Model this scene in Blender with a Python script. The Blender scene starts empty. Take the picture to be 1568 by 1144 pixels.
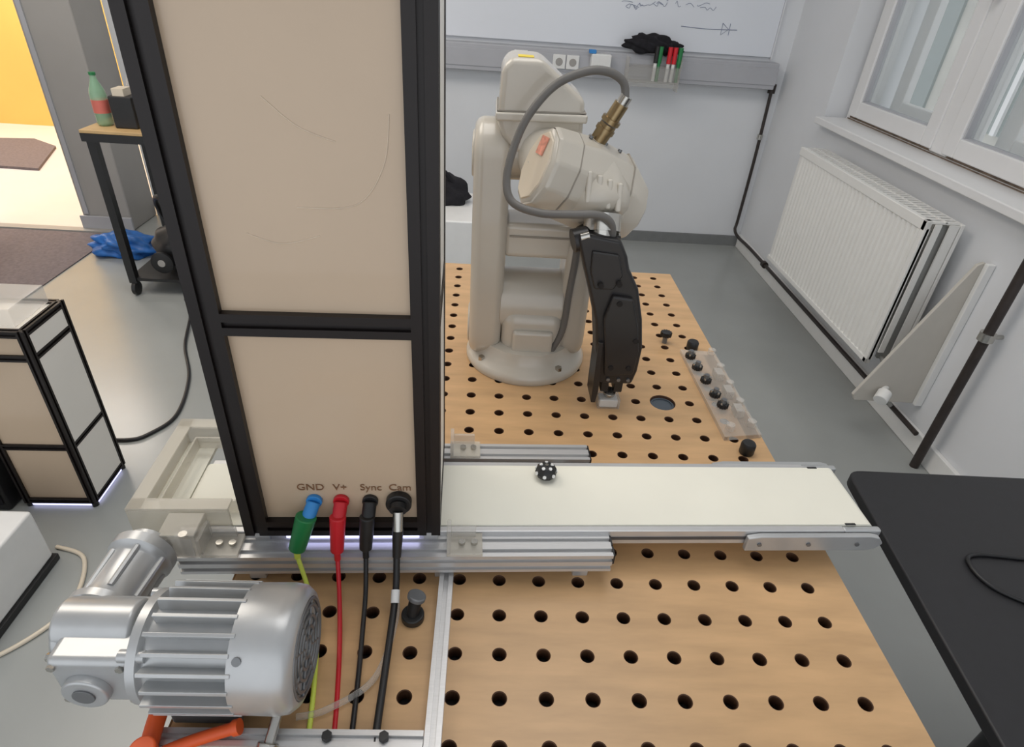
import bpy, bmesh, math, random
from mathutils import Matrix, Vector
random.seed(4)
S=bpy.context.scene
try: S.view_settings.view_transform='Standard'
except Exception: pass
COL=bpy.context.collection
# ------------------------------------------------------------ materials
def lin(c):
    return tuple(((v/255)/12.92 if v/255<=.04045 else (((v/255)+.055)/1.055)**2.4) for v in c)
def mat(name,c,rough=.5,metal=0,var=.06,scale=20,bump=0,emit=None,es=0,alpha=1,spec=None,stretch=None,coat=0):
    m=bpy.data.materials.new(name);m.use_nodes=True
    nt=m.node_tree;b=nt.nodes['Principled BSDF'];l=lin(c)
    b.inputs['Roughness'].default_value=rough;b.inputs['Metallic'].default_value=metal
    if coat: b.inputs['Coat Weight'].default_value=coat
    tc=nt.nodes.new('ShaderNodeTexCoord');mp=nt.nodes.new('ShaderNodeMapping')
    if stretch: mp.inputs['Scale'].default_value=stretch
    nz=nt.nodes.new('ShaderNodeTexNoise');nz.inputs['Scale'].default_value=scale;nz.inputs['Detail'].default_value=5
    nt.links.new(tc.outputs['Object'],mp.inputs['Vector']);nt.links.new(mp.outputs[0],nz.inputs['Vector'])
    cr=nt.nodes.new('ShaderNodeValToRGB')
    cr.color_ramp.elements[0].position=.3;cr.color_ramp.elements[1].position=.7
    cr.color_ramp.elements[0].color=tuple(max(0,v*(1-var)) for v in l)+(1,)
    cr.color_ramp.elements[1].color=tuple(min(1,v*(1+var)) for v in l)+(1,)
    nt.links.new(nz.outputs['Fac'],cr.inputs['Fac']);nt.links.new(cr.outputs[0],b.inputs['Base Color'])
    if bump:
        bp=nt.nodes.new('ShaderNodeBump');bp.inputs['Strength'].default_value=bump;bp.inputs['Distance'].default_value=.002
        nt.links.new(nz.outputs['Fac'],bp.inputs['Height']);nt.links.new(bp.outputs[0],b.inputs['Normal'])
    if emit: b.inputs['Emission Color'].default_value=lin(emit)+(1,);b.inputs['Emission Strength'].default_value=es
    if alpha<1: b.inputs['Alpha'].default_value=alpha
    return m
M={}
M['wood']=mat('birch_ply',(201,163,119),.36,0,.12,5,stretch=(1.5,8,1))
M['woodedge']=mat('ply_edge',(150,105,62),.6,0,.3,40,stretch=(1,1,12))
M['hole']=mat('hole_brown',(76,48,28),.7,0,.2)  # hole walls and rims, darker brown than the ply top
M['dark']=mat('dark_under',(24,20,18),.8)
M['wall']=mat('painted_wall',(220,222,225),.7,0,.02,3,bump=.05)
M['warmwall']=mat('warm_wall',(225,205,178),.7,0,.02,3)
M['floor']=mat('vinyl_floor',(156,159,157),.25,0,.05,2.5,bump=.02)
M['floor2']=mat('pale_floor',(226,221,220),.25,0,.03,2)
M['carpet']=mat('carpet',(116,106,107),.95,0,.15,60,bump=.3)
M['yellow']=mat('yellow_paint',(238,192,100),.7,0,.10,.6)
M['greypanel']=mat('grey_panel',(160,157,153),.5,0,.05,2)
M['board']=mat('whiteboard',(224,228,235),.22,0,.015,2)
M['duct']=mat('duct_alu',(176,177,182),.4,.1,.03,8)
M['base']=mat('grey_baseboard',(120,122,122),.6)
M['cream']=mat('cream_panel',(196,174,149),.33,0,.025,5,coat=.3)
M['whitepanel']=mat('white_panel',(238,234,226),.4,0,.02,5)
M['scratch']=mat('panel_scratch',(212,194,172),.4)
M['black']=mat('black_profile',(24,17,16),.42,.2,.12,30)
M['blackp']=mat('black_plastic',(30,30,31),.42,0,.15,40)
M['grip']=mat('gripper_black',(34,33,34),.36,0,.12,30)
M['desk']=mat('black_desk',(32,32,35),.5,0,.08,50)
M['belt']=mat('belt_cream',(234,232,218),.5,0,.02,8)
M['alu']=mat('aluminium',(205,205,205),.35,.55,.04,30,stretch=(1,20,20))
M['aluL']=mat('alu_slot',(90,90,92),.5,.5)
M['silver']=mat('silver_paint',(184,186,187),.32,.45,.04,25)
M['silverd']=mat('silver_dark',(120,122,124),.4,.5)
M['robot']=mat('robot_cream',(196,190,178),.30,0,.02,8,coat=.45)
M['robot2']=mat('robot_cap',(216,204,184),.4,0,.02,8)
M['robots']=mat('robot_seam',(146,140,130),.5)
M['steel']=mat('steel',(190,188,182),.22,.95)
M['brass']=mat('brass',(156,136,102),.3,.9)
M['cable']=mat('grey_cable',(104,102,99),.5)
M['blackc']=mat('black_cable',(26,26,28),.45)
M['blue']=mat('blue_plug',(50,135,205),.4)
M['green']=mat('green_plug',(30,120,66),.4)
M['red']=mat('red_plug',(200,30,42),.4)
M['lime']=mat('lime_wire',(208,224,90),.45)
M['orange']=mat('orange_plastic',(226,92,40),.45)
M['white']=mat('white_plastic',(228,228,226),.4,0,.02)
M['radi']=mat('radiator_white',(230,229,225),.35,0,.015)
M['radg']=mat('radiator_grey_metal',(150,150,146),.5)  # plain grey metal for radiator core, brackets and feed pipe
M['tri']=mat('grey_side_panel',(192,187,178),.5,0,.02)
M['label']=mat('label_ink',(128,92,64),.6)
M['yel']=mat('yellow_label',(230,205,60),.5)
M['rlab']=mat('red_label',(224,150,128),.5,0,.25,120)
M['ink']=mat('board_ink',(140,148,168),.6)
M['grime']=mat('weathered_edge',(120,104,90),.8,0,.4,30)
M['led']=mat('led',(235,235,255),.5,emit=(205,205,255),es=1.6)
M['bluebag']=mat('blue_bag',(38,104,180),.4,0,.3,15)
M['glassgreen']=mat('bottle_green',(150,195,160),.15,alpha=.6)
M['lblred']=mat('bottle_label',(205,110,98),.5)
M['cloth']=mat('black_cloth',(28,27,32),.95,0,.3,50,bump=.5)
M['winf']=mat('window_frame',(224,224,224),.35,0,.01)
M['facade']=mat('facade',(182,180,172),.9,0,.15,1.2)
M['facadeg']=mat('facade_glass',(122,132,130),.3)
M['foliage']=mat('foliage',(94,104,80),.9,0,.5,2)
M['tan']=mat('trolley_top',(196,164,116),.5,0,.08,10)
M['smoke']=mat('round_insert',(84,92,100),.25)
M['pipe']=mat('dark_pipe',(56,49,46),.45,.3,.2,20)
def acr(name,c,a,rg=.08):
    m=bpy.data.materials.new(name);m.use_nodes=True;nt=m.node_tree;nt.nodes.clear()
    o=nt.nodes.new('ShaderNodeOutputMaterial');mx=nt.nodes.new('ShaderNodeMixShader')
    t=nt.nodes.new('ShaderNodeBsdfTransparent');t.inputs[0].default_value=(.97,.97,.97,1)
    p=nt.nodes.new('ShaderNodeBsdfPrincipled');p.inputs['Base Color'].default_value=lin(c)+(1,);p.inputs['Roughness'].default_value=rg
    lw=nt.nodes.new('ShaderNodeLayerWeight');lw.inputs[0].default_value=.35
    ma=nt.nodes.new('ShaderNodeMath');ma.operation='MULTIPLY_ADD';ma.inputs[1].default_value=.5;ma.inputs[2].default_value=a
    ma.use_clamp=True
    nt.links.new(lw.outputs['Facing'],ma.inputs[0]);nt.links.new(ma.outputs[0],mx.inputs[0])
    nt.links.new(t.outputs[0],mx.inputs[1]);nt.links.new(p.outputs[0],mx.inputs[2]);nt.links.new(mx.outputs[0],o.inputs[0])
    return m
M['acr']=acr('clear_acrylic',(225,222,215),.16)
M['frost']=acr('frosted_acrylic',(222,216,202),.30,.25)
M['glass']=acr('window_glass',(205,215,218),.06)
# ------------------------------------------------------------ helpers
class Par:
    def __init__(s,name,loc=(0,0,0),rz=0,local=False):
        e=bpy.data.objects.new(name,None);e.empty_display_size=.05;COL.objects.link(e)
        e.location=loc;e.rotation_euler=(0,0,rz);s.e=e
        s.inv=None if local else (Matrix.Translation(loc)@Matrix.Rotation(rz,4,'Z')).inverted()
def link(ob,par):
    COL.objects.link(ob)
    if par is not None:
        ob.parent=par.e
        if par.inv is not None: ob.matrix_parent_inverse=par.inv
    return ob
def fin(bm,name,par,m,bevel=0,seg=3,smooth=True,ang=35):
    bmesh.ops.recalc_face_normals(bm,faces=bm.faces)
    me=bpy.data.meshes.new(name);bm.to_mesh(me);bm.free()
    for x in (m if isinstance(m,(list,tuple)) else [m]): me.materials.append(M[x])
    if smooth:
        me.polygons.foreach_set('use_smooth',[True]*len(me.polygons))
        if not bevel: me.set_sharp_from_angle(angle=math.radians(ang))
    ob=link(bpy.data.objects.new(name,me),par)
    if bevel:
        b=ob.modifiers.new('b','BEVEL');b.width=bevel;b.segments=seg;b.limit_method='ANGLE';b.angle_limit=math.radians(28);b.harden_normals=True
    return ob
def box(par,name,a,b,m,bevel=0,rot=None,seg=2):
    bm=bmesh.new();bmesh.ops.create_cube(bm,size=1)
    c=[(a[i]+b[i])/2 for i in range(3)];s=[abs(b[i]-a[i]) for i in range(3)]
    T=Matrix.Translation(c)
    if rot: T=T@rot
    bmesh.ops.transform(bm,matrix=T@Matrix.Diagonal((*s,1)),verts=bm.verts)
    return fin(bm,name,par,m,bevel,seg,smooth=bevel>0)
def cyl(par,name,p0,p1,r,m,r2=None,n=32,bevel=0,caps=True):
    p0=Vector(p0);p1=Vector(p1);d=p1-p0
    bm=bmesh.new()
    bmesh.ops.create_cone(bm,cap_ends=caps,segments=n,radius1=r,radius2=r if r2 is None else r2,depth=d.length)
    q=d.to_track_quat('Z','Y').to_matrix().to_4x4()
    bmesh.ops.transform(bm,matrix=Matrix.Translation((p0+p1)/2)@q,verts=bm.verts)
    return fin(bm,name,par,m,bevel)
def lathe(par,name,p0,ax,prof,m,n=40,ang=35):
    q=Vector(ax).to_track_quat('Z','Y').to_matrix().to_4x4();T=Matrix.Translation(p0)@q
    bm=bmesh.new();rings=[]
    for r,h in prof:
        rings.append([bm.verts.new(T@Vector((r*math.cos(2*math.pi*k/n),r*math.sin(2*math.pi*k/n),h))) for k in range(n)])
    for a,b in zip(rings,rings[1:]):
        for k in range(n): bm.faces.new((a[k],a[(k+1)%n],b[(k+1)%n],b[k]))
    bm.faces.new(rings[0]);bm.faces.new(rings[-1])
    return fin(bm,name,par,m,ang=ang)
def ext(par,name,pts,ax,a,b,m,bevel=0,seg=3):
    bm=bmesh.new()
    def v(p,t): return {'x':(t,p[0],p[1]),'y':(p[0],t,p[1]),'z':(p[0],p[1],t)}[ax]
    A=[bm.verts.new(v(p,a)) for p in pts];B=[bm.verts.new(v(p,b)) for p in pts];n=len(pts)
    bm.faces.new(A);bm.faces.new(B[::-1])
    for i in range(n): bm.faces.new((A[i],B[i],B[(i+1)%n],A[(i+1)%n]))
    return fin(bm,name,par,m,bevel,seg,smooth=True,ang=30)
def capsule(c,r,h0,h1,n=12):
    pts=[]
    for k in range(n+1):
        t=math.pi*k/n;pts.append((c+r*math.cos(t),h1-r+r*math.sin(t)))
    for k in range(n+1):
        t=math.pi+math.pi*k/n;pts.append((c+r*math.cos(t),h0+r+r*math.sin(t)))
    return pts
def smoothpts(P,n=8):
    P=[Vector(p) for p in P];o=[]
    for i in range(len(P)-1):
        a=P[max(i-1,0)];b=P[i];c=P[i+1];d=P[min(i+2,len(P)-1)]
        for k in range(n):
            t=k/n
            o.append(.5*((2*b)+(c-a)*t+(2*a-5*b+4*c-d)*t*t+(3*b-a-3*c+d)*t**3))
    o.append(P[-1]);return o
def tube(par,name,P,r,m,n=8,smooth=True):
    P=smoothpts(P,n) if smooth else [Vector(p) for p in P]
    cu=bpy.data.curves.new(name,'CURVE');cu.dimensions='3D';cu.bevel_depth=r;cu.bevel_resolution=4;cu.use_fill_caps=True
    s=cu.splines.new('POLY');s.points.add(len(P)-1)
    for q,p in zip(s.points,P): q.co=(*p,1)
    cu.materials.append(M[m]);s.use_smooth=True
    return link(bpy.data.objects.new(name,cu),par)
def text(par,name,body,loc,size,m,rot=(math.pi/2,0,0),ext_=.0003):
    cu=bpy.data.curves.new(name,'FONT');cu.body=body;cu.size=size;cu.align_x='CENTER';cu.extrude=ext_;cu.materials.append(M[m])
    ob=bpy.data.objects.new(name,cu);ob.location=loc;ob.rotation_euler=rot
    return link(ob,par)
def prof(nx,ny,cx,cy,m=.02):
    w=nx*m;h=ny*m;x0=cx-w/2;y0=cy-h/2;g=.0035;d=.005;P=[]
    for i in range(nx):
        c=x0+(i+.5)*m;P+=[(c-g,y0),(c-g,y0+d),(c+g,y0+d),(c+g,y0)]
    P=[(x0,y0)]+P+[(x0+w,y0)]
    for i in range(ny):
        c=y0+(i+.5)*m;P+=[(x0+w,c-g),(x0+w-d,c-g),(x0+w-d,c+g),(x0+w,c+g)]
    P.append((x0+w,y0+h))
    for i in reversed(range(nx)):
        c=x0+(i+.5)*m;P+=[(c+g,y0+h),(c+g,y0+h-d),(c-g,y0+h-d),(c-g,y0+h)]
    P.append((x0,y0+h))
    for i in reversed(range(ny)):
        c=y0+(i+.5)*m;P+=[(x0,c+g),(x0+d,c+g),(x0+d,c-g),(x0,c-g)]
    return P
def blob(par,name,c,r,m,amp=.15,seed=0,zmin=None,sub=4):
    bm=bmesh.new();bmesh.ops.create_icosphere(bm,subdivisions=sub,radius=1)
    for v in bm.verts:
        a=v.co.copy();k=1+amp*math.sin(a.x*6+seed)*math.cos(a.y*5+a.z*4+seed)+amp*.5*math.sin(a.z*11+a.x*9+seed)
        q=Vector((c[0]+r[0]*a.x*k,c[1]+r[1]*a.y*k,c[2]+r[2]*a.z*k))
        if zmin is not None: q.z=max(q.z,zmin)
        v.co=q
    return fin(bm,name,par,m,ang=180)
# ------------------------------------------------------------ room shell
CZ=3.3;BY=3.65;RX=1.78
box(None,'floor',(-5,-2.5,-.1),(2.3,BY+.2,0),'floor')
box(None,'floor_annex',(-5.5,BY+.2,-.1),(-1.5,8,0),'floor2')
p=Par('door_threshold',(-3.3,3.6,0));box(p,'slab',(-5,3.33,0),(-2.48,BY+.2,.006),'floor2')
box(p,'strip',(-5,3.27,0),(-2.2,3.33,.012),'greypanel')
box(None,'ceiling',(-5,-2.5,CZ),(2.3,8,CZ+.1),'wall')
box(None,'wall_back',(-2.2,BY,0),(RX+.5,BY+.2,CZ),'wall')
box(None,'wall_header',(-5,BY,2.4),(-2.2,BY+.2,CZ),'wall')
box(None,'wall_annex',(-6,5.85,0),(-1.5,5.95,CZ),'yellow')
box(None,'wall_annex_side',(-2.0,BY+.2,0),(-1.9,5.85,CZ),'warmwall')
box(None,'baseboard_back',(-2.19,BY-.015,0),(RX,BY,.07),'base')
box(None,'wall_left',(-5.1,-2.5,0),(-5,5.85,CZ),'wall')
WD=.34
bm=bmesh.new()
def bx(a,b):
    r=bmesh.ops.create_cube(bm,size=1)['verts']
    bmesh.ops.transform(bm,matrix=Matrix.Translation([(a[i]+b[i])/2 for i in range(3)])@Matrix.Diagonal((*[b[i]-a[i] for i in range(3)],1)),verts=r)
bx((RX,-2.5,0),(RX+WD,3.85,.95));bx((RX,-2.5,2.7),(RX+WD,3.85,CZ));bx((RX,3.02,.95),(RX+WD,3.85,2.7));bx((RX,-2.5,.95),(RX+WD,1.3,2.7))
fin(bm,'wall_right',None,'wall',smooth=False)
box(None,'baseboard_right',(RX-.02,1.0,0),(RX,BY-.02,.09),'white',.004)
p=Par('window_sill',(1.8,2.2,.96));box(p,'board',(RX-.06,1.25,.945),(RX+.14,2.99,.98),'winf',.006)
p=Par('window_1',(1.92,2.2,1.8));X0=RX+.11
def frame(nm,y0,y1,z0,z1,w,x0,x1,m='winf'):
    box(p,nm+'_l',(x0,y0,z0),(x1,y0+w,z1),m,.006);box(p,nm+'_r',(x0,y1-w,z0),(x1,y1,z1),m,.006)
    box(p,nm+'_b',(x0,y0+w,z0),(x1,y1-w,z0+w),m,.006);box(p,nm+'_t',(x0,y0+w,z1-w),(x1,y1-w,z1),m,.006)
frame('outer',1.31,3.0,.955,2.69,.06,X0,X0+.12)
box(p,'mullion',(X0-.012,2.13,.99),(X0+.1,2.25,2.66),'winf',.008)
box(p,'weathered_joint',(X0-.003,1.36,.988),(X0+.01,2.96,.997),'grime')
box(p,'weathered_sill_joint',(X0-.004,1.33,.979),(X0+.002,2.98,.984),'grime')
for i,(a,b) in enumerate([(2.23,2.95),(1.36,2.15)]):
    frame('sash%d'%i,a,b,1.0,2.66,.075,X0-.022,X0+.05)
    frame('sash_lip%d'%i,a+.06,b-.06,1.06,2.6,.02,X0-.012,X0+.03,'duct')
    frame('osash%d'%i,a+.02,b-.02,1.0,2.66,.09,X0+.17,X0+.21)
    box(p,'glass%d'%i,(X0+.012,a+.07,1.08),(X0+.016,b-.07,2.6),'glass')
    box(p,'bar%d'%i,(X0-.005,a+.07,1.9),(X0+.03,b-.07,1.93),'winf',.004)
box(p,'handle',(X0-.07,2.18,1.55),(X0-.02,2.2,1.67),'winf',.006)
p=Par('building_facade',(8,3,1));box(p,'front',(8,-6,-4),(8.3,16,9),'facade')
for i in range(7):
    for j in range(3):
        y=-4+i*2.6;z=-3.2+j*3
        box(p,'win%d_%d'%(i,j),(7.95,y,z),(8,y+1.2,z+1.8),'facadeg')
        box(p,'winframe%d_%d'%(i,j),(7.9,y+.55,z),(7.99,y+.65,z+1.8),'winf')
p=Par('courtyard_tree',(5.5,6,-1))
blob(p,'crown',(5.2,5.2,-1.2),(.8,1.1,1.1),'foliage',.3,1);cyl(p,'trunk',(5.2,5.2,-4),(5.2,5.2,-1),.12,'pipe')
p=Par('partition_column',(-2.35,3.5,0));box(p,'panel',(-2.49,3.34,.0),(-2.2,BY-.002,CZ),'greypanel',.01)
box(p,'kick',(-2.5,3.32,0),(-2.19,3.335,.09),'duct',.004);box(p,'groove',(-2.47,3.33,.1),(-2.445,3.342,CZ),'duct')
# ------------------------------------------------------------ back wall items
p=Par('whiteboard',(0,BY-.02,1.6))
box(p,'panel',(-1.2,BY-.02,1.18),(1.66,BY-.001,2.4),'board',.004)
box(p,'edge',(1.66,BY-.022,1.17),(1.668,BY-.001,2.4),'wall')
tube(p,'arrow_line',[(1.09,BY-.021,1.31),(1.25,BY-.021,1.305),(1.42,BY-.021,1.31)],.002,'ink')
tube(p,'arrow_head',[(1.33,BY-.021,1.34),(1.37,BY-.021,1.31),(1.33,BY-.021,1.28),(1.33,BY-.021,1.34)],.002,'ink',smooth=False)
tube(p,'arrow_bar',[(1.375,BY-.021,1.34),(1.375,BY-.021,1.28)],.002,'ink',smooth=False)
for i in range(14):
    x=.68+random.random()*.5;z=1.38+random.random()*.14
    P=[(x,BY-.021,z)]
    for k in range(random.randint(2,5)): P.append((P[-1][0]+random.uniform(.004,.03),BY-.021,z+random.uniform(-.014,.014)))
    tube(p,'scribble%d'%i,P,.0014,'ink')
p=Par('cable_duct',(0.3,BY-.05,1.08));box(p,'body',(-1.2,BY-.09,1.015),(1.70,BY-.001,1.158),'duct',.006)
box(p,'lid',(-1.2,BY-.095,1.04),(1.70,BY-.088,1.133),'duct',.002)
p=Par('power_socket',(.42,BY-.1,1.09));
for i,x in enumerate((.395,.475)):
    box(p,'plate%d'%i,(x-.037,BY-.107,1.055),(x+.037,BY-.096,1.13),'white',.004);cyl(p,'well%d'%i,(x,BY-.109,1.092),(x,BY-.1,1.092),.021,'greypanel')
box(p,'plate_far',(.13,BY-.107,1.09),(.21,BY-.096,1.14),'white',.004)
p=Par('wall_box',(.63,BY-.12,1.1));box(p,'case',(.575,BY-.16,1.055),(.69,BY-.097,1.15),'white',.006);box(p,'cap',(.56,BY-.15,1.15),(.6,BY-.11,1.17),'blue',.004)
p=Par('marker_holder',(.94,BY-.15,1.1));Y_=BY-.098
box(p,'shelf',(.79,Y_-.08,1.02),(1.09,Y_,1.028),'acr');box(p,'front',(.79,Y_-.085,1.0),(1.09,Y_-.078,1.1),'acr');box(p,'shelf2',(.79,Y_-.08,1.1),(1.09,Y_,1.108),'acr')
box(p,'side_a',(.785,Y_-.085,.98),(.791,Y_,1.15),'acr');box(p,'side_b',(1.09,Y_-.085,.98),(1.096,Y_,1.15),'acr')
for x,c in [(.945,'blackp'),(.965,'green'),(1.02,'red'),(1.05,'red'),(1.08,'green')]:
    cyl(p,'marker',(x,Y_-.062,1.03),(x,Y_-.062,1.125),.010,c if c=='green' else 'white',n=12);cyl(p,'cap',(x,Y_-.062,1.125),(x,Y_-.062,1.21),.0135,c,n=12)
blob(p,'draped_cloth',(.90,Y_-.01,1.215),(.13,.035,.05),'cloth',.18,1)
blob(p,'draped_cloth_b',(1.03,Y_-.005,1.20),(.07,.03,.035),'cloth',.25,3)
p=Par('wall_pipe',(1.7,BY-.03,.5))
tube(p,'vertical',[(1.715,BY-.03,1.0),(1.725,BY-.03,.6),(1.725,BY-.03,.2),(1.715,BY-.05,.13),(1.725,BY-.12,.1),(1.73,3.3,.105),(1.73,2.6,.105),(1.73,1.42,.105)],.010,'pipe')
cyl(p,'joint',(1.715,BY-.03,.99),(1.715,BY-.03,1.04),.022,'pipe');cyl(p,'clamp',(1.72,BY-.03,.72),(1.72,BY-.03,.75),.017,'steel')
cyl(p,'foot_clamp',(1.73,3.05,.105),(1.73,3.08,.105),.02,'pipe')
p=Par('riser_pipe',(1.725,1.35,.8));cyl(p,'pipe',(1.725,1.35,0),(1.725,1.35,CZ),.0165,'pipe');cyl(p,'joint',(1.725,1.35,.57),(1.725,1.35,.60),.025,'steel')
cyl(p,'clamp',(1.725,1.35,.585),(RX,1.35,.585),.008,'steel')
p=Par('radiator',(1.65,2.2,.27));y0,y1,z0,z1=1.68,2.78,.26,.865
n=32;st=(y1-y0-.04)/n;prof2=[(1.602,y0)]
for i in range(n):
    a=y0+.02+i*st;prof2+=[(1.602,a),(1.594,a+st*.25),(1.594,a+st*.65),(1.602,a+st*.9)]
prof2+=[(1.602,y1),(1.615,y1),(1.615,y0)]
ext(p,'front_panel',prof2,'z',z0+.02,z1-.03,'radi')
box(p,'front_top_rail',(1.592,y0,z1-.04),(1.615,y1,z1),'radi',.004);box(p,'front_bottom_rail',(1.592,y0,z0),(1.615,y1,z0+.025),'radi',.004)
box(p,'front_end_rail',(1.592,y0,z0),(1.615,y0+.025,z1),'radi',.004)
box(p,'rear_panel',(1.715,y0-.01,z0),(1.73,y1-.01,z1-.005),'radi',.003)
box(p,'side_cover',(1.617,y1-.008,z0+.02),(1.715,y1,z1-.01),'radi')
box(p,'side_cover_b',(1.622,y0-.01,z0+.06),(1.645,y0-.004,z1-.01),'radi');box(p,'side_cover_c',(1.675,y0-.01,z0+.06),(1.71,y0-.004,z1-.01),'radi')
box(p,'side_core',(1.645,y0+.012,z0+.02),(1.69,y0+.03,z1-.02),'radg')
for i in range(37):
    y=y0+.0+i*.03;box(p,'grille%d'%i,(1.612,y,z1-.01),(1.72,y+.018,z1-.003),'radi')
box(p,'grille_edge',(1.66,y0,z1-.006),(1.668,y1,z1-.001),'radi')
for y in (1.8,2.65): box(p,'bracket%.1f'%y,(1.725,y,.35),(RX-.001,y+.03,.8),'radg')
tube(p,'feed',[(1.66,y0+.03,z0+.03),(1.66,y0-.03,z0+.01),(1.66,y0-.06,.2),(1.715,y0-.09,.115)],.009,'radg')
cyl(p,'valve_knob',(1.60,y0-.17,.235),(1.57,y0-.20,.215),.026,'white',bevel=.004);cyl(p,'valve_stem',(1.66,y0-.09,.24),(1.595,y0-.165,.235),.012,'white');cyl(p,'valve',(1.66,y0-.07,.26),(1.66,y0-.07,.18),.016,'brass')
p=Par('triangular_side_panel',(1.65,1.53,.2));ext(p,'plate',[(1.495,.20),(1.51,.175),(RX-.001,.17),(RX-.001,.765),(1.75,.775),(1.73,.765)],'y',1.535,1.55,'tri',.003)
box(p,'edge_strip',(RX-.03,1.515,.17),(RX-.001,1.535,.775),'white',.003)
# ------------------------------------------------------------ perforated bench
TZ=.75
p=Par('perforated_workbench',(.13,.5,0))
d=.06;bm=bmesh.new();N=24;hr=.0088
vc={}
def V(x,y,z):
    k=(round(x,5),round(y,5),round(z,5))
    if k not in vc: vc[k]=bm.verts.new(k)
    return vc[k]
for i in range(-5,10):
    for j in range(-5,23):
        cx,cy=i*d,j*d;R=.027 if (i,j)==(7,11) else hr
        ri=[];ro=[];rb=[];rc=[]
        for k in range(N):
            t=2*math.pi*k/N;c,s=math.cos(t),math.sin(t);q=.03/max(abs(c),abs(s))
            ro.append(V(cx+c*q,cy+s*q,TZ));rc.append(V(cx+c*(R+.0012),cy+s*(R+.0012),TZ));ri.append(V(cx+c*R,cy+s*R,TZ-.001));rb.append(V(cx+c*R,cy+s*R,TZ-.02))
        for k in range(N):
            l=(k+1)%N
            bm.faces.new((ro[k],ro[l],rc[l],rc[k]))
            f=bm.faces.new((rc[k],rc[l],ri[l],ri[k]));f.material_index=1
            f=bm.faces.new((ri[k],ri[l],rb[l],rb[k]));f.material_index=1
def quad(a,b,c,e):
    f=bm.faces.new([bm.verts.new(v) for v in (a,b,c,e)]);return f
quad((.57,-.33,TZ),(.603,-.33,TZ),(.603,1.36,TZ),(.57,1.36,TZ));quad((-.33,1.35,TZ),(.57,1.35,TZ),(.57,1.36,TZ),(-.33,1.36,TZ))
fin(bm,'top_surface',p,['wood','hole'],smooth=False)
for nm,a,b in [('edge_r',(.600,-.33,TZ-.03),(.603,1.36,TZ-.0005)),('edge_l',(-.333,-.33,TZ-.03),(-.33,1.36,TZ-.0005)),('edge_b',(-.333,1.357,TZ-.03),(.603,1.36,TZ-.0005)),('edge_f',(-.333,-.333,TZ-.03),(.603,-.33,TZ-.0005))]: box(p,nm,a,b,'woodedge')
box(p,'under',(-.33,-.33,TZ-.03),(.60,1.357,TZ-.021),'dark')  # near-black sheet: shade of the space below the holes put into its colour
lathe(p,'round_insert',(.42,.66,TZ-.012),(0,0,1),[(.0265,0),(.0265,.006),(.022,.0065),(.022,.004)],'smoke')
for x in (-.31,.56):
    for y in (-.31,1.32): ext(p,'leg',prof(1,1,x+.01,y+.01,.04),'z',0,TZ-.03,'alu')
for z in (.15,.68):
    for x in (-.3,.57): box(p,'side_rail',(x-.02,-.28,z),(x+.02,1.3,z+.04),'alu')
    for y in (-.3,1.33): box(p,'cross_rail',(-.28,y-.02,z),(.55,y+.02,z+.04),'alu')
p=Par('aluminium_strut',(-.022,.03,TZ));ext(p,'profile',prof(1,1,-.019,.7605),'y',-.32,.185,'alu')
ext(p,'cross_profile',prof(1,1,-.060,.7605),'x',-.33,-.030,'alu')
cyl(p,'nut_a',(-.075,-.06,.771),(-.075,-.06,.778),.006,'blackp',n=6);cyl(p,'nut_b',(-.14,-.06,.771),(-.14,-.06,.778),.006,'blackp',n=6)
# ------------------------------------------------------------ conveyor (local frame)
O=(0,.2905,TZ);RZ=math.radians(2.3)
p=Par('conveyor_belt',O,RZ,True)
ext(p,'belt',[(.6425+.0125*math.sin(math.pi*k/10),.058+.0125*math.cos(math.pi*k/10)) for k in range(11)]+[(-.4075-.0125*math.sin(math.pi*k/10),.058-.0125*math.cos(math.pi*k/10)) for k in range(11)],'y',-.066,.066,'belt')
for s in (-1,1):
    a,b=sorted((s*.0665,s*.0775));box(p,'side_profile',(-.41,a,.040),(.60,b,.0685),'alu',.0015)
    a,b=sorted((s*.0775,s*.0785));box(p,'slot_line',(-.41,a,.05),(.60,b,.056),'aluL')
    a,b=sorted((s*.0785,s*.088))
    pts=[(.44,.034),(.44,.062),(.46,.066),(.64,.066),(.655,.062),(.664,.05),(.655,.038),(.64,.034)]
    ext(p,'end_bracket',pts,'y',a,b,'silver',.002)
    for x in (.46,.54,.62): cyl(p,'bolt',(x,s*.088,.05),(x,s*.0905,.05),.0035,'silverd',n=12)
    a,b=sorted((s*.0775,s*.0665));box(p,'end_cheek',(.60,a,.04),(.662,b,.068),'silver',.003)
    box(p,'index_mark',(.605,s*.066-.002,.0706),(.622,s*.066+.002,.0712),'blackp')
ext(p,'front_rail',prof(2,1,-.0975,.050),'x',-.40,.222,'alu')
ext(p,'front_rail_lower',prof(1,1,-.108,.034,.018),'x',-.40,.222,'alu')
ext(p,'back_rail',prof(2,1,.115,.050),'x',-.40,.222,'alu')
for x in (-.30,-.03,.18):
    box(p,'foot_f',(x-.012,-.106,0),(x+.012,-.082,.040),'alu',.002);box(p,'foot_b',(x-.012,.10,0),(x+.012,.13,.040),'alu',.002)
for x in (-.28,.17): box(p,'cross_beam',(x-.01,-.10,.018),(x+.01,.12,.040),'alu')
for y in (-.1075,-.0875,.105,.125): box(p,'rail_endcap',(.222,y-.009,.041),(.225,y+.009,.059),'blackp')
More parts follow.
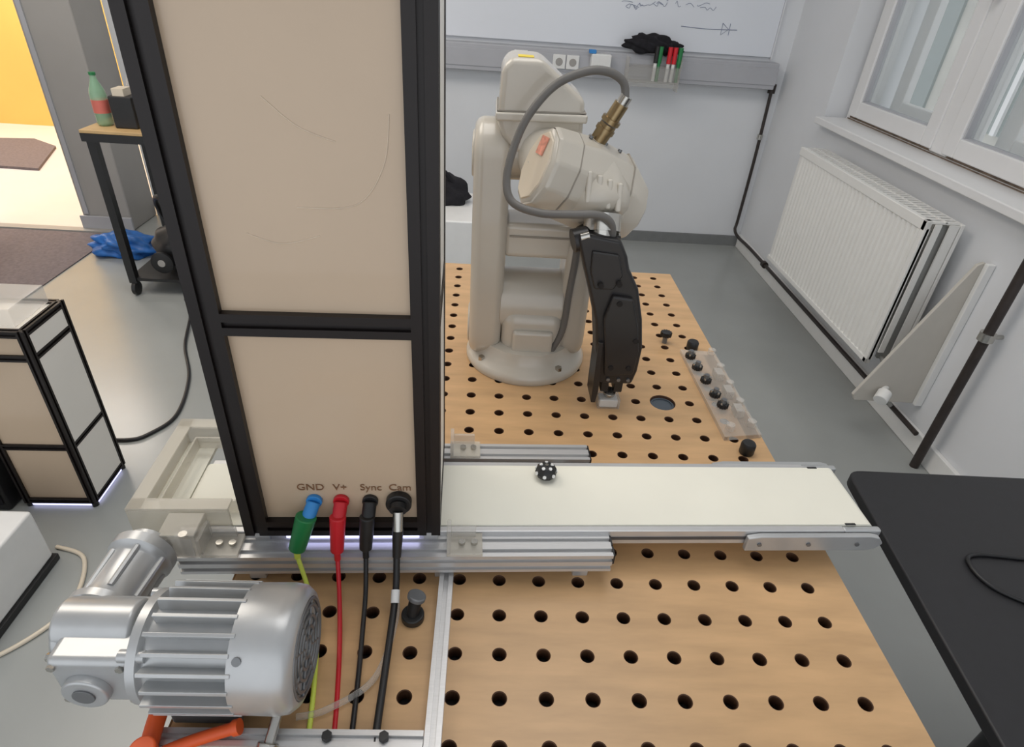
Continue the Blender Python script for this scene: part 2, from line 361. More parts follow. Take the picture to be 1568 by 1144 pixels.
for y in (-.098,.115):
    for x in ((-.002,-.345) if y<0 else (-.002,)):
        q=Par('acrylic_bracket',O,RZ,True)
        box(q,'plate',(x-.022,y-.02,.0605),(x+.03,y+.02,.066),'frost',.001);box(q,'upright',(x-.022,y-.02,.066),(x-.016,y+.02,.095),'acr',.001)
        box(q,'rib',(x-.016,y+.012,.066),(x+.02,y+.018,.085),'acr',.001)
        for dx in (0.0,.018): cyl(q,'screw',(x+dx,y,.066),(x+dx,y,.071),.005,'steel',n=12)
q=Par('acrylic_tray_box',O,RZ,True)
ax0,ax1,ay0,ay1=-.475,-.335,-.062-.01,.135
for nm,a,b in [('w1',(ax0,ay0,.06),(ax1,ay0+.005,.105)),('w2',(ax0,ay1-.005,.06),(ax1,ay1,.105)),('w3',(ax0,ay0,.06),(ax0+.005,ay1,.105)),
 ('i1',(ax0+.03,ay0+.03,.0725),(ax1,ay0+.034,.095)),('i2',(ax0+.03,ay1-.034,.0725),(ax1,ay1-.03,.095)),('i3',(ax0+.03,ay0+.03,.0725),(ax0+.034,ay1-.03,.095)),
 ('rim1',(ax0,ay0,.105),(ax1,ay0+.022,.109)),('rim2',(ax0,ay1-.022,.105),(ax1,ay1,.109)),('rim3',(ax0,ay0,.105),(ax0+.022,ay1,.109))]:
    box(q,nm,a,b,'frost',.001)
box(q,'bracket',(-.415,-.118,.062),(-.365,-.074,.105),'frost',.002);box(q,'bracket_face',(-.41,-.119,.066),(-.37,-.1185,.10),'acr');cyl(q,'screw',(-.39,-.1,.062),(-.39,-.1,.09),.006,'steel',n=12)
box(q,'base_plate',(ax0,ay0,.054),(-.423,ay1,.06),'belt')
# ------------------------------------------------------------ tower
def tower(name,loc,rz,x0,x1,y0,y1,z0,z1,mids,pf,pr,w=.028,orr=.001,b_=None):
    p=Par(name,loc,rz,True);wb=b_ or w
    for x in (x0,x1-w):
        for y in (y0,y1-w): ext(p,'post',prof(1,1,x+w/2,y+w/2,w),'z',z0,z1,'black')
    for z in [z0]+mids+[z1-wb]:
        for y in (y0,y1-wb): ext(p,'bar_x',prof(1,1,y+wb/2,z+wb/2,wb),'x',x0+w,x1-w,'black')
        for x in (x0,x1-wb): ext(p,'bar_y',prof(1,1,x+wb/2,z+wb/2,wb),'y',y0+w,y1-w,'black')
    t=.004;o=wb*.35
    box(p,'panel_front',(x0+w*.5,y0+o,z0+wb*.5),(x1-w*.5,y0+o+t,z1-wb*.5),pf)
    box(p,'panel_back',(x0+w*.5,y1-o-t,z0+wb*.5),(x1-w*.5,y1-o,z1-wb*.5),pf)
    zz=[z0]+mids+[z1-wb]
    for a,b in zip(zz,zz[1:]):
        box(p,'panel_left',(x0+orr,y0+w,a+wb),(x0+orr+t,y1-w,b),pr)
        box(p,'panel_right',(x1-orr-t,y0+w,a+wb),(x1-orr,y1-w,b),pr)
    box(p,'panel_top',(x0+w*.5,y0+w*.5,z1-o-t),(x1-w*.5,y1-w*.5,z1-o),pr)
    return p
p=tower('inspection_tower',O,RZ,-.311,-.034,-.090,.118,.074,.80,[.405],'cream','whitepanel',.033,.001,.028)
for x in (-.29,-.048):
    for y in (-.075,.10): box(p,'foot',(x-.01,y-.01,.060),(x+.01,y+.01,.074),'alu')
box(p,'led_strip',(-.255,-.088,.067),(-.065,-.070,.0735),'led')
fy=-.090+.028*.35
for x,s in [(-.212,'GND'),(-.172,'V+'),(-.130,'Sync'),(-.090,'Cam')]: text(p,'label_'+s.strip('+'),s,(x,fy-.0012,.156),.0165,'label')
def arc_scratch(P): tube(p,'scratch',[(x,fy-.0002,z) for x,z in P],.0007,'scratch')
arc_scratch([(-.20,.66),(-.17,.635),(-.135,.622)]);arc_scratch([(-.235,.525),(-.20,.515),(-.16,.525)]);arc_scratch([(-.18,.555),(-.12,.56),(-.09,.60),(-.082,.65)])
sz=.137
def plug(nm,x,tip,a,b,c,r1=.0085,r2=.0105,Ln=1):
    q=Par(nm,O,RZ,True)
    P0=Vector((x,fy-.002,sz));P1=P0+Vector((tip*.3,-.022,-.016));P2=P1+Vector((tip*.7,-.012,-.045*Ln))
    cyl(q,'socket',(x,fy-.006,sz),(x,fy+.0,sz),.011,a,bevel=.001);cyl(q,'neck',P0+Vector((0,-.003,0)),P1,r1,a,bevel=.002);cyl(q,'grip',P1+Vector((0,0,.008)),P2,r2,b,r2*.8,bevel=.002)
    cyl(q,'boot',P2+Vector((0,.0,.002)),P2+Vector((0,-.003,-.014)),.0045,c)
    return q,P2+Vector((0,-.003,-.012))
def wire(q,e,dx,r,m): tube(q,'wire',[e,e+Vector((dx[0],-.03,-.04)),e+Vector((dx[1],-.08,-.054)),e+Vector((dx[2],-.14,-.059)),e+Vector((dx[3],-.22,-.060)),e+Vector((dx[4],-.36,-.060))],r,m)
q,e=plug('ground_plug_cable',-.209,-.024,'blue','green','lime',.0095,.0145)
wire(q,e,(.018,.036,.046,.054,.062),.0032,'lime')
q,e=plug('red_plug_cable',-.172,-.006,'red','red','red',.0095,.0115,1.1)
wire(q,e,(.004,.012,.020,.028,.036),.0032,'red')
q,e=plug('sync_plug_cable',-.132,-.006,'blackp','blackp','blackc',.0095,.011)
wire(q,e,(.001,.003,.006,.009,.012),.0034,'blackc')
q=Par('camera_plug_cable',O,RZ,True);x=-.092
cyl(q,'flange',(x,fy-.012,sz),(x,fy,sz),.018,'blackp',bevel=.002);cyl(q,'body',(x,fy-.02,sz-.002),(x,fy-.012,sz),.012,'blackp')
cyl(q,'metal',(x,fy-.018,sz-.005),(x,fy-.032,sz-.028),.0075,'steel');cyl(q,'boot',(x,fy-.030,sz-.026),(x-.002,fy-.044,sz-.068),.008,'blackp',.006)
e=Vector((x-.002,fy-.044,sz-.066))
wire(q,e,(.0,-.002,-.004,-.006,-.008),.0048,'blackc')
cyl(q,'ferrite',e+Vector((.0,-.030,-.036)),e+Vector((0,-.045,-.045)),.006,'white',n=16)
# ------------------------------------------------------------ gear motor
p=Par('gear_motor',(-.3,.01,TZ));my,mz=.010,.838
lathe(p,'stator',(-.335,my,mz),(1,0,0),[(.056,0),(.058,.004),(.058,.108),(.056,.11)],'silver')
for k in range(22):
    t=2*math.pi*(k+.5)/22;rot=Matrix.Rotation(t,4,'X')
    L_=.098 if k%2 else .092
    bm=bmesh.new();bmesh.ops.create_cube(bm,size=1)
    bmesh.ops.transform(bm,matrix=Matrix.Translation((-.283,my,mz))@rot@Matrix.Translation((0,0,.063))@Matrix.Diagonal((L_,.0046,.020,1)),verts=bm.verts)
    fin(bm,'fin',p,'silver',.0008,2)
lathe(p,'fan_cover',(-.240,my,mz),(1,0,0),[(.066,0),(.0715,.001),(.0725,.045),(.0705,.058),(.064,.066),(.058,.068),(.056,.066)],'silver',n=56,ang=50)
cyl(p,'cover_screw',(-.228,my-.052,mz+.052),(-.228,my-.050,mz+.0505),.005,'silverd',n=12)
fx=-.1725
for r in (.012,.024,.036,.048,.055):
    pts=[(fx,my+r*math.cos(a*math.pi/18),mz+r*math.sin(a*math.pi/18)) for a in range(37)]
    tube(p,'grille_ring',pts,.0022,'silverd',smooth=False)
for k in range(8):
    t=k*math.pi/4;tube(p,'grille_spoke',[(fx,my+.01*math.cos(t),mz+.01*math.sin(t)),(fx,my+.056*math.cos(t),mz+.056*math.sin(t))],.0018,'silverd',smooth=False)
lathe(p,'front_flange',(-.350,my,mz),(1,0,0),[(.05,0),(.063,.002),(.063,.012),(.056,.016)],'silver')
for k in range(4):
    t=math.pi/4+k*math.pi/2;cyl(p,'flange_bolt',(-.358,my+.056*math.cos(t),mz+.056*math.sin(t)),(-.33,my+.056*math.cos(t),mz+.056*math.sin(t)),.007,'silver',n=12)
box(p,'gearbox',(-.438,my-.046,mz-.043),(-.348,my+.043,mz+.036),'silver',.009,seg=4)
cyl(p,'hub_front',(-.402,my-.056,mz-.012),(-.402,my-.044,mz-.012),.025,'silver',bevel=.003);cyl(p,'hub_front_in',(-.402,my-.058,mz-.012),(-.402,my-.056,mz-.012),.012,'silverd',bevel=.0005)
cyl(p,'hub_left',(-.450,my+.005,mz+.012),(-.435,my+.005,mz+.012),.030,'silver',bevel=.006);cyl(p,'barrel',(-.450,my+.01,mz+.022),(-.36,my+.01,mz+.022),.03,'silver',bevel=.006)
for dy in (-.034,.032):
    for dz in (-.033,.026): cyl(p,'box_bolt',(-.441,my+dy,mz+dz),(-.436,my+dy,mz+dz),.005,'steel',n=6)
for dx in (-.430,-.358):
    for dz in (-.034,.026): cyl(p,'face_bolt',(dx,my-.049,mz+dz),(dx,my-.045,mz+dz),.0045,'steel',n=6)
box(p,'terminal_base',(-.325,my-.05,mz-.080),(-.245,my-.02,mz-.056),'silverd',.003);box(p,'foot',(-.31,my-.04,TZ),(-.26,my+.04,mz-.056),'silverd',.003)
lathe(p,'drive_stage',(-.432,.045,mz-.006),(.06,1,0),[(.038,0),(.043,.004),(.043,.014),(.036,.018),(.033,.03),(.033,.080),(.035,.085),(.042,.09),(.042,.104),(.03,.108),(.03,.118)],'silver')
for k in range(6):
    t=k*math.pi/3+.3;cyl(p,'stage_rib',(-.43+.033*math.cos(t),.07,mz-.006+.033*math.sin(t)),(-.426+.035*math.cos(t),.13,mz-.006+.035*math.sin(t)),.004,'silver',n=8)
p=Par('orange_clamp',(-.33,-.05,TZ))
tube(p,'bar',[(-.335,-.03,.785),(-.335,-.05,.78),(-.33,-.10,.775),(-.33,-.16,.775)],.010,'orange');tube(p,'lever',[(-.325,-.085,.775),(-.29,-.068,.775),(-.245,-.056,.782)],.007,'orange')
tube(p,'lever_b',[(-.245,-.056,.782),(-.238,-.055,.784)],.009,'orange',smooth=False);cyl(p,'hub',(-.33,-.085,.757),(-.33,-.085,.797),.014,'orange',bevel=.003);cyl(p,'foot',(-.318,-.085,TZ),(-.318,-.085,.78),.01,'silverd')
p=Par('metal_fitting',(-.205,-.08,TZ));cyl(p,'tube',(-.198,-.035,.79),(-.204,-.075,.770),.006,'steel');cyl(p,'collar',(-.203,-.068,.776),(-.207,-.092,.762),.012,'steel',bevel=.002)
p=Par('black_toggle_clamp',(-.06,.12,TZ));cyl(p,'base',(-.062,.112,TZ),(-.062,.112,TZ+.012),.016,'blackp',bevel=.002);cyl(p,'stem',(-.062,.112,.76),(-.058,.120,.785),.009,'blackp');cyl(p,'tip',(-.058,.120,.783),(-.056,.122,.790),.013,'silverd',bevel=.002)
tube(Par('clear_hose',(-.12,.08,TZ)),'hose',[(-.09,.15,.757),(-.085,.10,.757),(-.10,.02,.757),(-.15,-.02,.757),(-.185,-.03,.757)],.004,'acr')
# ------------------------------------------------------------ robot
p=Par('robot_arm',(.125,.835,TZ))
bx_,by_=.122,.84
lathe(p,'base_flange',(bx_,by_,TZ),(0,0,1),[(.138,0),(.140,.004),(.140,.014),(.134,.022),(.120,.030),(.112,.045),(.108,.060),(.08,.065)],'robot',n=56,ang=50)
for k in range(4):
    t=k*math.pi/2+.6;cyl(p,'anchor_bolt',(bx_+.125*math.cos(t),by_+.125*math.sin(t),TZ+.018),(bx_+.125*math.cos(t),by_+.125*math.sin(t),TZ+.032),.008,'steel',n=6)
box(p,'turret',(.06,.76,.79),(.20,.92,.90),'robot',.03,seg=5)
box(p,'turret_front_pad',(.085,.748,.80),(.175,.765,.86),'robot',.008,seg=3)
lathe(p,'shoulder_drum',(.05,by_,.90),(1,0,0),[(.062,0),(.07,.006),(.07,.144),(.062,.15)],'robot')
ext(p,'lower_arm_cover_l',capsule(.835,.066,.765,1.285,14),'x',-.012,.060,'robot',.02,5)
ext(p,'lower_arm_cover_r',capsule(.835,.062,.77,1.085,14),'x',.188,.25,'robot',.02,5)
cyl(p,'joint_cap',(-.004,.835,.835),(-.016,.835,.835),.045,'robot',bevel=.004);cyl(p,'joint_cap_up',(-.004,.835,1.215),(-.016,.835,1.215),.045,'robot',bevel=.004)
box(p,'crossweb',(.055,.785,1.018),(.20,.885,1.092),'robot',.012,seg=4)
box(p,'crossweb_line',(.066,.783,1.064),(.19,.786,1.068),'robots')
lathe(p,'elbow_drum',(.055,.835,1.225),(1,0,0),[(.050,0),(.056,.006),(.056,.125),(.050,.13)],'robot')
ext(p,'elbow_housing',[(.030,1.285),(.034,1.378),(.05,1.395),(.105,1.395),(.188,1.332),(.192,1.235),(.07,1.23),(.04,1.26)],'y',.775,.905,'robot',.012,4)
ext(p,'elbow_collar',[(.026,1.290),(.026,1.305),(.195,1.309),(.195,1.294)],'y',.768,.912,'robot',.004)
ext(p,'elbow_seam',[(.028,1.306),(.028,1.3085),(.192,1.3125),(.192,1.310)],'y',.773,.907,'robots',.0005)
box(p,'top_label',(.062,.79,1.3952),(.09,.82,1.3962),'yel');box(p,'side_label',(.175,.773,1.25),(.188,.7755,1.265),'yel')
cyl(p,'elbow_neck',(.12,.83,1.24),(.14,.74,1.21),.058,'robot')
A=Vector((.102,.70,1.232));B=Vector((.288,.775,1.150));ax=(B-A).normalized();up=(Vector((0,0,1))-ax*ax.z).normalized();sd=up.cross(ax)
def loft(name,secs,m,n=8,bev=.008):
    bm=bmesh.new();rings=[]
    for c,su,sv in secs:
        ring=[]
        for k in range(n):
            t=2*math.pi*(k+.5)/n
            ring.append(bm.verts.new(c+up*su*math.sin(t)+sd*sv*math.cos(t)))
        rings.append(ring)
    for a,b in zip(rings,rings[1:]):
        for k in range(n): bm.faces.new((a[k],a[(k+1)%n],b[(k+1)%n],b[k]))
    bm.faces.new(rings[0]);bm.faces.new(rings[-1])
    return fin(bm,name,p,m,bev,4)
L=(B-A).length
loft('forearm_body',[(A+ax*.0,.068,.047),(A+ax*.008,.076,.055),(A+ax*L*.45+up*.004,.084,.063),(A+ax*L*.85,.084,.062),(A+ax*(L+.02)-up*.008,.062,.047),(A+ax*(L+.035)-up*.012,.035,.03)],'robot',10,.012)
loft('forearm_cap',[(A-ax*.003,.062,.041),(A+ax*.003,.064,.043)],'robot2',10,.001)
loft('forearm_seam',[(A+ax*.052+up*.001,.0815,.0605),(A+ax*.055+up*.001,.0818,.0608)],'robots',10,.010)
loft('forearm_seam_b',[(A+ax*L*.80+up*.0008,.0862,.0642),(A+ax*(L*.80+.003)+up*.0008,.0862,.0642)],'robots',10,.010)
lathe(p,'wrist_cover',(.222,.715,1.165),(.15,-.55,-.55),[(.066,-.06),(.066,.0),(.060,.02),(.045,.03)],'robot',n=10,ang=50)
for k in range(4): box(p,'rib%d'%k,(.192+k*.019,.668,1.175-k*.004),(.203+k*.019,.70,1.232-k*.006),'robot',.004,rot=Matrix.Rotation(math.radians(-15),4,'X'))
for k in range(3):
    c=A+ax*(.075+k*.035)+up*.084-sd*.01;cyl(p,'cover_screw',c-up*.003,c+up*.002,.004,'silverd',n=10)
ob=box(p,'forearm_label',(-.012,-.001,-.016),(.012,.001,.016),'rlab')
qd=(-ax).to_track_quat('Y','Z');ob.rotation_mode='QUATERNION';ob.rotation_quaternion=qd;ob.location=A-ax*.0045+up*.036
c0=Vector((.210,.745,1.262));c1=Vector((.25,.735,1.345));dd=(c1-c0).normalized()
cyl(p,'connector_base',c0-dd*.01,c0+dd*.012,.020,'steel');cyl(p,'connector_a',c0+dd*.01,c0+dd*.045,.0155,'brass',n=16);cyl(p,'connector_ring',c0+dd*.030,c0+dd*.038,.018,'brass',n=12);cyl(p,'connector_ring2',c0+dd*.048,c0+dd*.056,.018,'brass',n=12)
cyl(p,'connector_b',c0+dd*.055,c0+dd*.085,.0135,'brass',n=16);cyl(p,'connector_c',c0+dd*.083,c0+dd*.10,.011,'steel',n=16)
tube(p,'arm_cable',[c0+dd*.095,(.244,.735,1.372),(.215,.725,1.388),(.175,.715,1.388),(.125,.71,1.365),(.085,.70,1.32),(.062,.69,1.27),(.050,.67,1.215),(.062,.65,1.180),(.11,.635,1.168),(.165,.63,1.17),(.215,.635,1.170),(.242,.645,1.152),(.25,.655,1.12)],.0072,'cable')
tube(p,'leg_cable',[(.195,.765,1.12),(.205,.765,1.05),(.20,.765,.95),(.195,.765,.86),(.17,.76,.80)],.0075,'cable')
cyl(p,'wrist_flange',(.232,.685,1.155),(.232,.672,1.127),.035,'steel');cyl(p,'wrist_ring',(.232,.675,1.135),(.233,.668,1.108),.028,'steel')
for k in range(8):
    t=k*math.pi/4;cyl(p,'flange_screw',(.234+.027*math.cos(t),.665+.014*math.sin(t),1.128+.01*math.sin(t)),(.234+.027*math.cos(t),.652+.014*math.sin(t),1.124+.01*math.sin(t)),.005,'steel',n=8)
cyl(p,'wrist_motor_cap',(.178,.655,1.112),(.205,.66,1.118),.022,'grip');cyl(p,'wrist_clip',(.19,.64,1.125),(.205,.64,1.13),.008,'steel')
g=[(.183,1.125),(.200,1.135),(.264,1.125),(.280,1.095),(.288,1.070),(.312,1.03),(.331,.965),(.343,.90),(.342,.845),(.335,.812),(.260,.812),(.248,.90),(.238,.96),(.222,1.01),(.203,1.065)]
ext(p,'gripper_body',g,'y',.632,.695,'grip',.007,3)
ext(p,'gripper_front_panel',[(.262,1.02),(.302,1.015),(.322,.955),(.333,.90),(.331,.845),(.272,.838),(.264,.90),(.252,.97)],'y',.620,.634,'grip',.004)
ext(p,'gripper_upper_plate',[(.212,1.105),(.262,1.10),(.276,1.06),(.262,1.03),(.226,1.03),(.214,1.065)],'y',.626,.634,'grip',.003)
for x,z in [(.270,1.045),(.236,1.04),(.277,1.005),(.322,.925),(.282,.86),(.318,.86)]: cyl(p,'gripper_hole',(x,.6175,z),(x,.627,z),.0055,'dark',n=16)
ext(p,'finger_plate',[(.250,.915),(.260,.915),(.266,.80),(.263,.768),(.254,.768)],'y',.625,.69,'grip',.001)
box(p,'jaw_a',(.272,.635,.790),(.288,.665,.815),'blackp',.002);box(p,'jaw_b',(.300,.635,.790),(.318,.665,.815),'blackp',.002)
for x in (.283,.305,.325): cyl(p,'jaw_screw',(x,.628,.825),(x,.632,.825),.004,'silverd',n=8)
q=Par('held_workpiece',(.293,.65,TZ));lathe(q,'disc',(.294,.645,.778),(0,-.3,1),[(.012,0),(.013,.002),(.013,.010),(.006,.012)],'steel')
box(q,'block',(.270,.628,TZ),(.318,.664,.774),'acr',.002);box(q,'insert',(.274,.632,TZ+.001),(.314,.660,.770),'white',.003)
# ------------------------------------------------------------ table items
def gear(par,nm,c,r,h,m,n=12):
    pts=[]
    for k in range(n*2):
        t=math.pi*k/n;rr=r if k%2 else r*.78;pts.append((c[0]+rr*math.cos(t),c[1]+rr*math.sin(t)))
    return ext(par,nm,pts,'z',c[2],c[2]+h,m,.0006,1)
q=Par('acrylic_fixture_plate',(.557,.7,TZ));ext(q,'plate',[(.512,.878),(.598,.872),(.60,.548),(.518,.535)],'z',TZ,TZ+.010,'acr',.001)
for i,(x,y) in enumerate([(.527,.84),(.53,.79),(.535,.735),(.54,.68),(.545,.64)]):
    gear(q,'wheel%d'%i,(x,y,TZ+.01),.013,.010,'blackp');cyl(q,'axle%d'%i,(x,y,TZ+.02),(x,y,TZ+.03),.006,'silverd',n=12)
    for k in range(3):
        t=k*2.1+i;cyl(q,'ball%d_%d'%(i,k),(x+.008*math.cos(t),y+.008*math.sin(t),TZ+.018),(x+.008*math.cos(t),y+.008*math.sin(t),TZ+.024),.003,'steel',n=8)
for x,y in [(.585,.86),(.585,.79),(.585,.72),(.585,.65),(.585,.575),(.535,.56)]: cyl(q,'peg',(x,y,TZ+.01),(x,y,TZ+.024),.009,'acr',n=16)
for i in range(3): box(q,'block%d'%i,(.56,.60+i*.07,TZ+.01),(.578,.63+i*.07,TZ+.028),'acr',.001)
q=Par('black_knob',(.552,.505,TZ));lathe(q,'body',(.552,.500,TZ),(0,0,1),[(.013,0),(.0145,.003),(.0145,.022),(.012,.026),(.006,.027)],'blackp')
q=Par('mounting_screw',(.484,.924,TZ));cyl(q,'stem',(.484,.924,TZ),(.484,.924,TZ+.03),.006,'silverd',n=16);gear(q,'wheel',(.484,.924,TZ+.02),.015,.012,'blackp');
q=Par('rubber_stopper',(.548,.9,TZ));lathe(q,'body',(.548,.897,TZ),(0,0,1),[(.013,0),(.0145,.003),(.0145,.02),(.012,.024)],'blackp')
# part on belt: rounded black shell with white facets, like a small studded wheel
q=Par('gear_workpiece',(.134,.337,.82));z=.8212
lathe(q,'core',(.134,.336,z),(0,0,1),[(.011,0),(.0165,.005),(.0185,.011),(.0165,.018),(.011,.023),(.004,.024)],'blackp',n=10,ang=10)
for k in range(5):
    t=2*math.pi*k/5+.3;c,s=math.cos(t),math.sin(t)
    cyl(q,'facet_top',(.134+.0085*c,.336+.0085*s,z+.021),(.134+.010*c,.336+.010*s,z+.0240),.0030,'white',n=6)
for k in range(7):
    t=2*math.pi*k/7;c,s=math.cos(t),math.sin(t)
    cyl(q,'facet_side',(.134+.0165*c,.336+.0165*s,z+.0125),(.134+.0188*c,.336+.0188*s,z+.013),.0032,'white',n=6)
cyl(q,'hub',(.134,.336,z+.022),(.134,.336,z+.026),.003,'steel',n=12)
# ------------------------------------------------------------ desk right
q=Par('black_desk',(1.1,.1,0))
def rr(pts,r,n=6):
    o=[];N_=len(pts)
    for i in range(N_):
        a=Vector(pts[i-1]);b=Vector(pts[i]);c=Vector(pts[(i+1)%N_]);u=(a-b).normalized();v=(c-b).normalized()
        s=b+u*r;e=b+v*r
        for k in range(n+1):
            t=k/n;o.append(tuple((1-t)**2*s+2*t*(1-t)*b+t*t*e))
    return o
ext(q,'top',rr([(.748,.472),(1.62,.458),(1.62,-.55),(.655,-.55)],.03),'z',.716,.74,'desk',.004)
for x in (1.15,1.55):
    for y in (-.48,.22): cyl(q,'leg',(x,y,0),(x,y,.716),.025,'blackp')
q=Par('desk_cable',(.9,.25,.74));tube(q,'cable',[(1.15,.26,.7435),(.98,.255,.7435),(.87,.262,.7435),(.845,.235,.7435),(.86,.19,.7435),(.93,.15,.7435),(1.05,.11,.7435)],.0035,'blackc')
# ------------------------------------------------------------ left side floor
p=tower('light_tower',(-1.46,1.0,0),math.radians(1.5),.05,.268,0,.195,.015,.645,[.235,.55],'cream','whitepanel',.02)
for x in (.06,.258):
    for y in (.01,.185): cyl(p,'foot',(x,y,0),(x,y,.015),.01,'blackp',n=12)
box(p,'led',(.07,.004,.004),(.25,.012,.014),'led');box(p,'led_side',(.256,.02,.004),(.264,.17,.014),'led')
box(p,'acrylic_lid',(.07,.02,.646),(.24,.175,.70),'acr',.003)
q=Par('computer_case',(-1.6,1.1,0));box(q,'body',(-1.75,.98,.0),(-1.44,1.3,.40),'blackp',.01);box(q,'front',(-1.74,.972,.03),(-1.45,.98,.38),'cloth',.004)
p=Par('white_floor_cabinet',(-1.4,.7,0));box(p,'case',(-1.65,.50,.02),(-1.2,.80,.20),'white',.008);box(p,'plinth',(-1.66,.49,0),(-1.19,.805,.022),'blackp',.003)
tube(Par('white_floor_cable',(-1.2,.6,0)),'cable',[(-1.22,.84,.006),(-1.12,.80,.006),(-1.07,.66,.006),(-1.11,.55,.006),(-1.22,.46,.006),(-1.4,.44,.006)],.006,'robot2')
tube(Par('black_floor_cable',(-1.3,1.8,0)),'cable',[(-1.42,2.27,.10),(-1.40,2.24,.03),(-1.33,2.0,.007),(-1.21,1.75,.007),(-1.15,1.5,.007),(-1.19,1.38,.007),(-1.27,1.33,.007),(-1.5,1.35,.007)],.007,'blackc')
box(None,'carpet',(-5,1.9,0),(-2.27,3.26,.006),'carpet')
p=Par('tool_trolley',(-1.5,2.7,0))
for x in (-1.77,-1.2):
    for y in (2.49,2.93):
        box(p,'leg',(x-.018,y-.018,.07),(x+.018,y+.018,.79),'blackp');lathe(p,'castor',(x-.012,y,.036),(1,0,0),[(.03,0),(.036,.003),(.036,.021),(.03,.024)],'blackp',n=20)
box(p,'top_frame',(-1.80,2.46,.765),(-1.17,2.96,.80),'blackp');box(p,'top',(-1.80,2.46,.80),(-1.17,2.96,.815),'tan',.003);box(p,'shelf',(-1.79,2.48,.08),(-1.18,2.94,.095),'blackp')
def bottle(nm,x,y,m,h=.26,r=.036):
    q=Par(nm,(x,y,.815));lathe(q,'body',(x,y,.815),(0,0,1),[(r*.8,0),(r,.01),(r,h*.6),(r*.85,h*.7),(r*.4,h*.87),(r*.35,h*.95)],m,n=24,ang=60);cyl(q,'cap',(x,y,.815+h*.95),(x,y,.815+h),r*.42,'green',n=16);lathe(q,'label',(x,y,.815+h*.25),(0,0,1),[(r*1.01,0),(r*1.01,h*.25)],'lblred',n=24)
bottle('plastic_bottle',-1.735,2.57,'glassgreen',.22,.034);bottle('plastic_bottle',-1.68,2.78,'acr',.22,.033)
q=Par('black_bottle',(-1.5,2.62,.815));lathe(q,'body',(-1.5,2.62,.815),(0,0,1),[(.038,0),(.04,.01),(.04,.15),(.02,.19),(.015,.23)],'blackp',n=24)
q=Par('tool_crate',(-1.6,2.6,.815));box(q,'bin',(-1.67,2.52,.815),(-1.57,2.64,.95),'blackp',.006);box(q,'paper',(-1.65,2.53,.90),(-1.60,2.60,.98),'robot2')
q=Par('vacuum_cleaner',(-1.5,2.6,.1));blob(q,'body',(-1.53,2.68,.215),(.19,.15,.12),'blackp',.05,2)
lathe(q,'wheel',(-1.62,2.53,.17),(0,-1,0),[(.05,0),(.055,.005),(.055,.02),(.035,.025)],'blackc',n=24);lathe(q,'hub',(-1.62,2.507,.17),(0,-1,0),[(.02,0),(.018,.004)],'greypanel',n=20);tube(q,'hose',[(-1.55,2.6,.30),(-1.50,2.56,.40),(-1.60,2.6,.48),(-1.67,2.7,.40),(-1.66,2.8,.2)],.014,'blackc')
q=Par('blue_plastic_bag',(-2.08,2.98,0));blob(q,'bag',(-2.08,3.0,.05),(.17,.11,.075),'bluebag',.22,2,0)
q=Par('storage_cabinet',(-.1,2.3,0));box(q,'body',(-.45,2.1,.12),(.02,2.5,.62),'white',.008);box(q,'plinth',(-.45,2.12,0),(.02,2.5,.12),'woodedge');box(q,'door_gap',(-.2,2.097,.14),(-.195,2.101,.60),'greypanel')
q=Par('black_bag',(-.15,2.4,.62));blob(q,'bag',(-.19,2.36,.66),(.12,.08,.08),'cloth',.12,1,.62);tube(q,'strap',[(-.24,2.33,.70),(-.19,2.31,.77),(-.13,2.33,.70)],.010,'cloth')
q=Par('office_chair',(-2.75,2.35,0));
ext(q,'backrest',rr([(-3.1,.55),(-2.60,.55),(-2.55,1.02),(-3.08,1.02)],.08),'y',2.3,2.36,'cloth',.02)
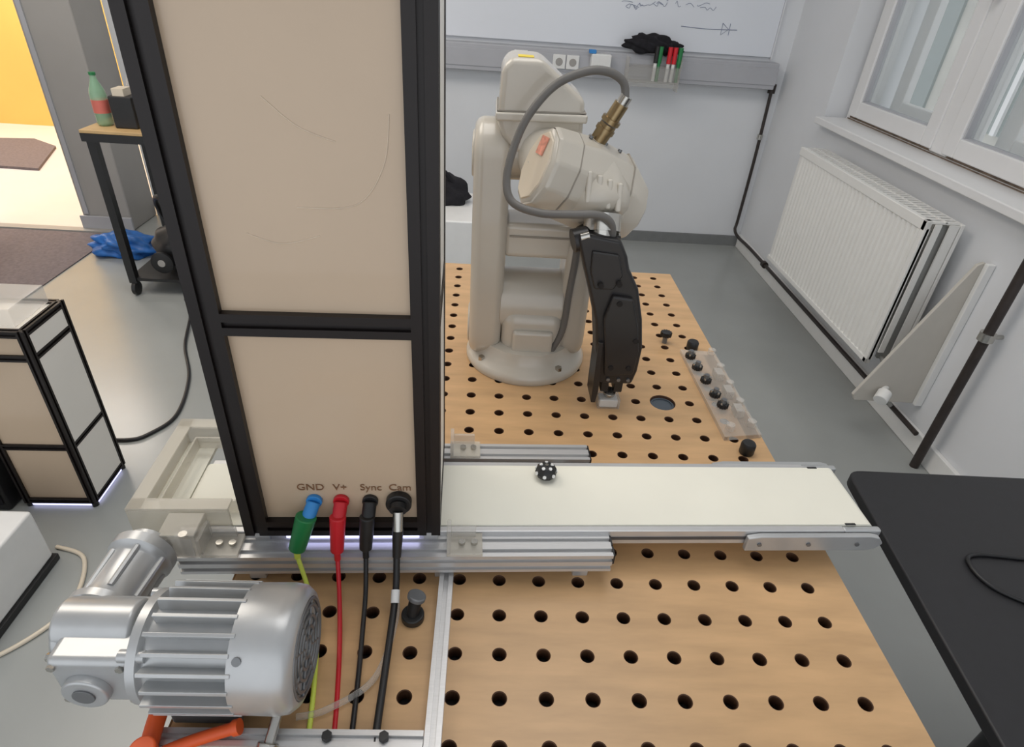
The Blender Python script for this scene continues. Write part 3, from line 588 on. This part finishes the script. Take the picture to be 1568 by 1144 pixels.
box(q,'seat',(-3.1,2.32,.42),(-2.6,2.8,.50),'cloth',.03);cyl(q,'column',(-2.85,2.55,.1),(-2.85,2.55,.42),.03,'blackp')
for k in range(5):
    t=k*2*math.pi/5;tube(q,'spoke',[(-2.85,2.55,.10),(-2.85+.28*math.cos(t),2.55+.28*math.sin(t),.06)],.018,'blackp',smooth=False);cyl(q,'wheel',(-2.86+.28*math.cos(t),2.55+.28*math.sin(t),.036),(-2.83+.28*math.cos(t),2.55+.28*math.sin(t),.036),.03,'blackp',n=16)
q=Par('dark_floor_mat',(-4,5,0));ext(q,'mat',[(-4.6,4.5),(-3.45,4.45),(-3.7,5.1),(-4.0,5.3),(-4.6,5.2)],'z',0,.02,'carpet')
# ------------------------------------------------------------ lights
def area(nm,loc,rot,sx,sy,en,c):
    l=bpy.data.lights.new(nm,'AREA');l.shape='RECTANGLE';l.size=sx;l.size_y=sy;l.energy=en;l.color=c
    o=bpy.data.objects.new(nm,l);o.location=loc;o.rotation_euler=rot;COL.objects.link(o);return o
area('overhead_fill',(.2,.9,3.2),(0,0,0),1.6,1.6,26,(1,.97,.94))  # unseen overhead fill, added to brighten bench and robot
area('overhead_fill',(-1.9,1.6,3.2),(0,0,0),1.6,1.6,42,(1,.91,.80))  # second unseen fill, warm, added over the left floor
area('annex_light',(-3.8,4.7,3.0),(0,0,0),1.5,1.5,95,(1,.93,.86))
w=bpy.data.worlds.new('w');S.world=w;w.use_nodes=True;bg=w.node_tree.nodes['Background'];bg.inputs[0].default_value=(.93,.96,1,1);bg.inputs[1].default_value=1.25
# ------------------------------------------------------------ camera
pit,roll,yaw=map(math.radians,(33.36,4.28,-3.42))
R=Matrix.Rotation(yaw,4,'Z')@Matrix.Rotation(math.pi/2-pit,4,'X')@Matrix.Rotation(roll,4,'Z')
cd=bpy.data.cameras.new('camera');cam=bpy.data.objects.new('camera',cd);COL.objects.link(cam)
cam.matrix_world=Matrix.Translation((.02,-.421,1.523))@R
cd.sensor_width=36;cd.lens=937.9/1568*36;cd.clip_start=.02
S.camera=cam
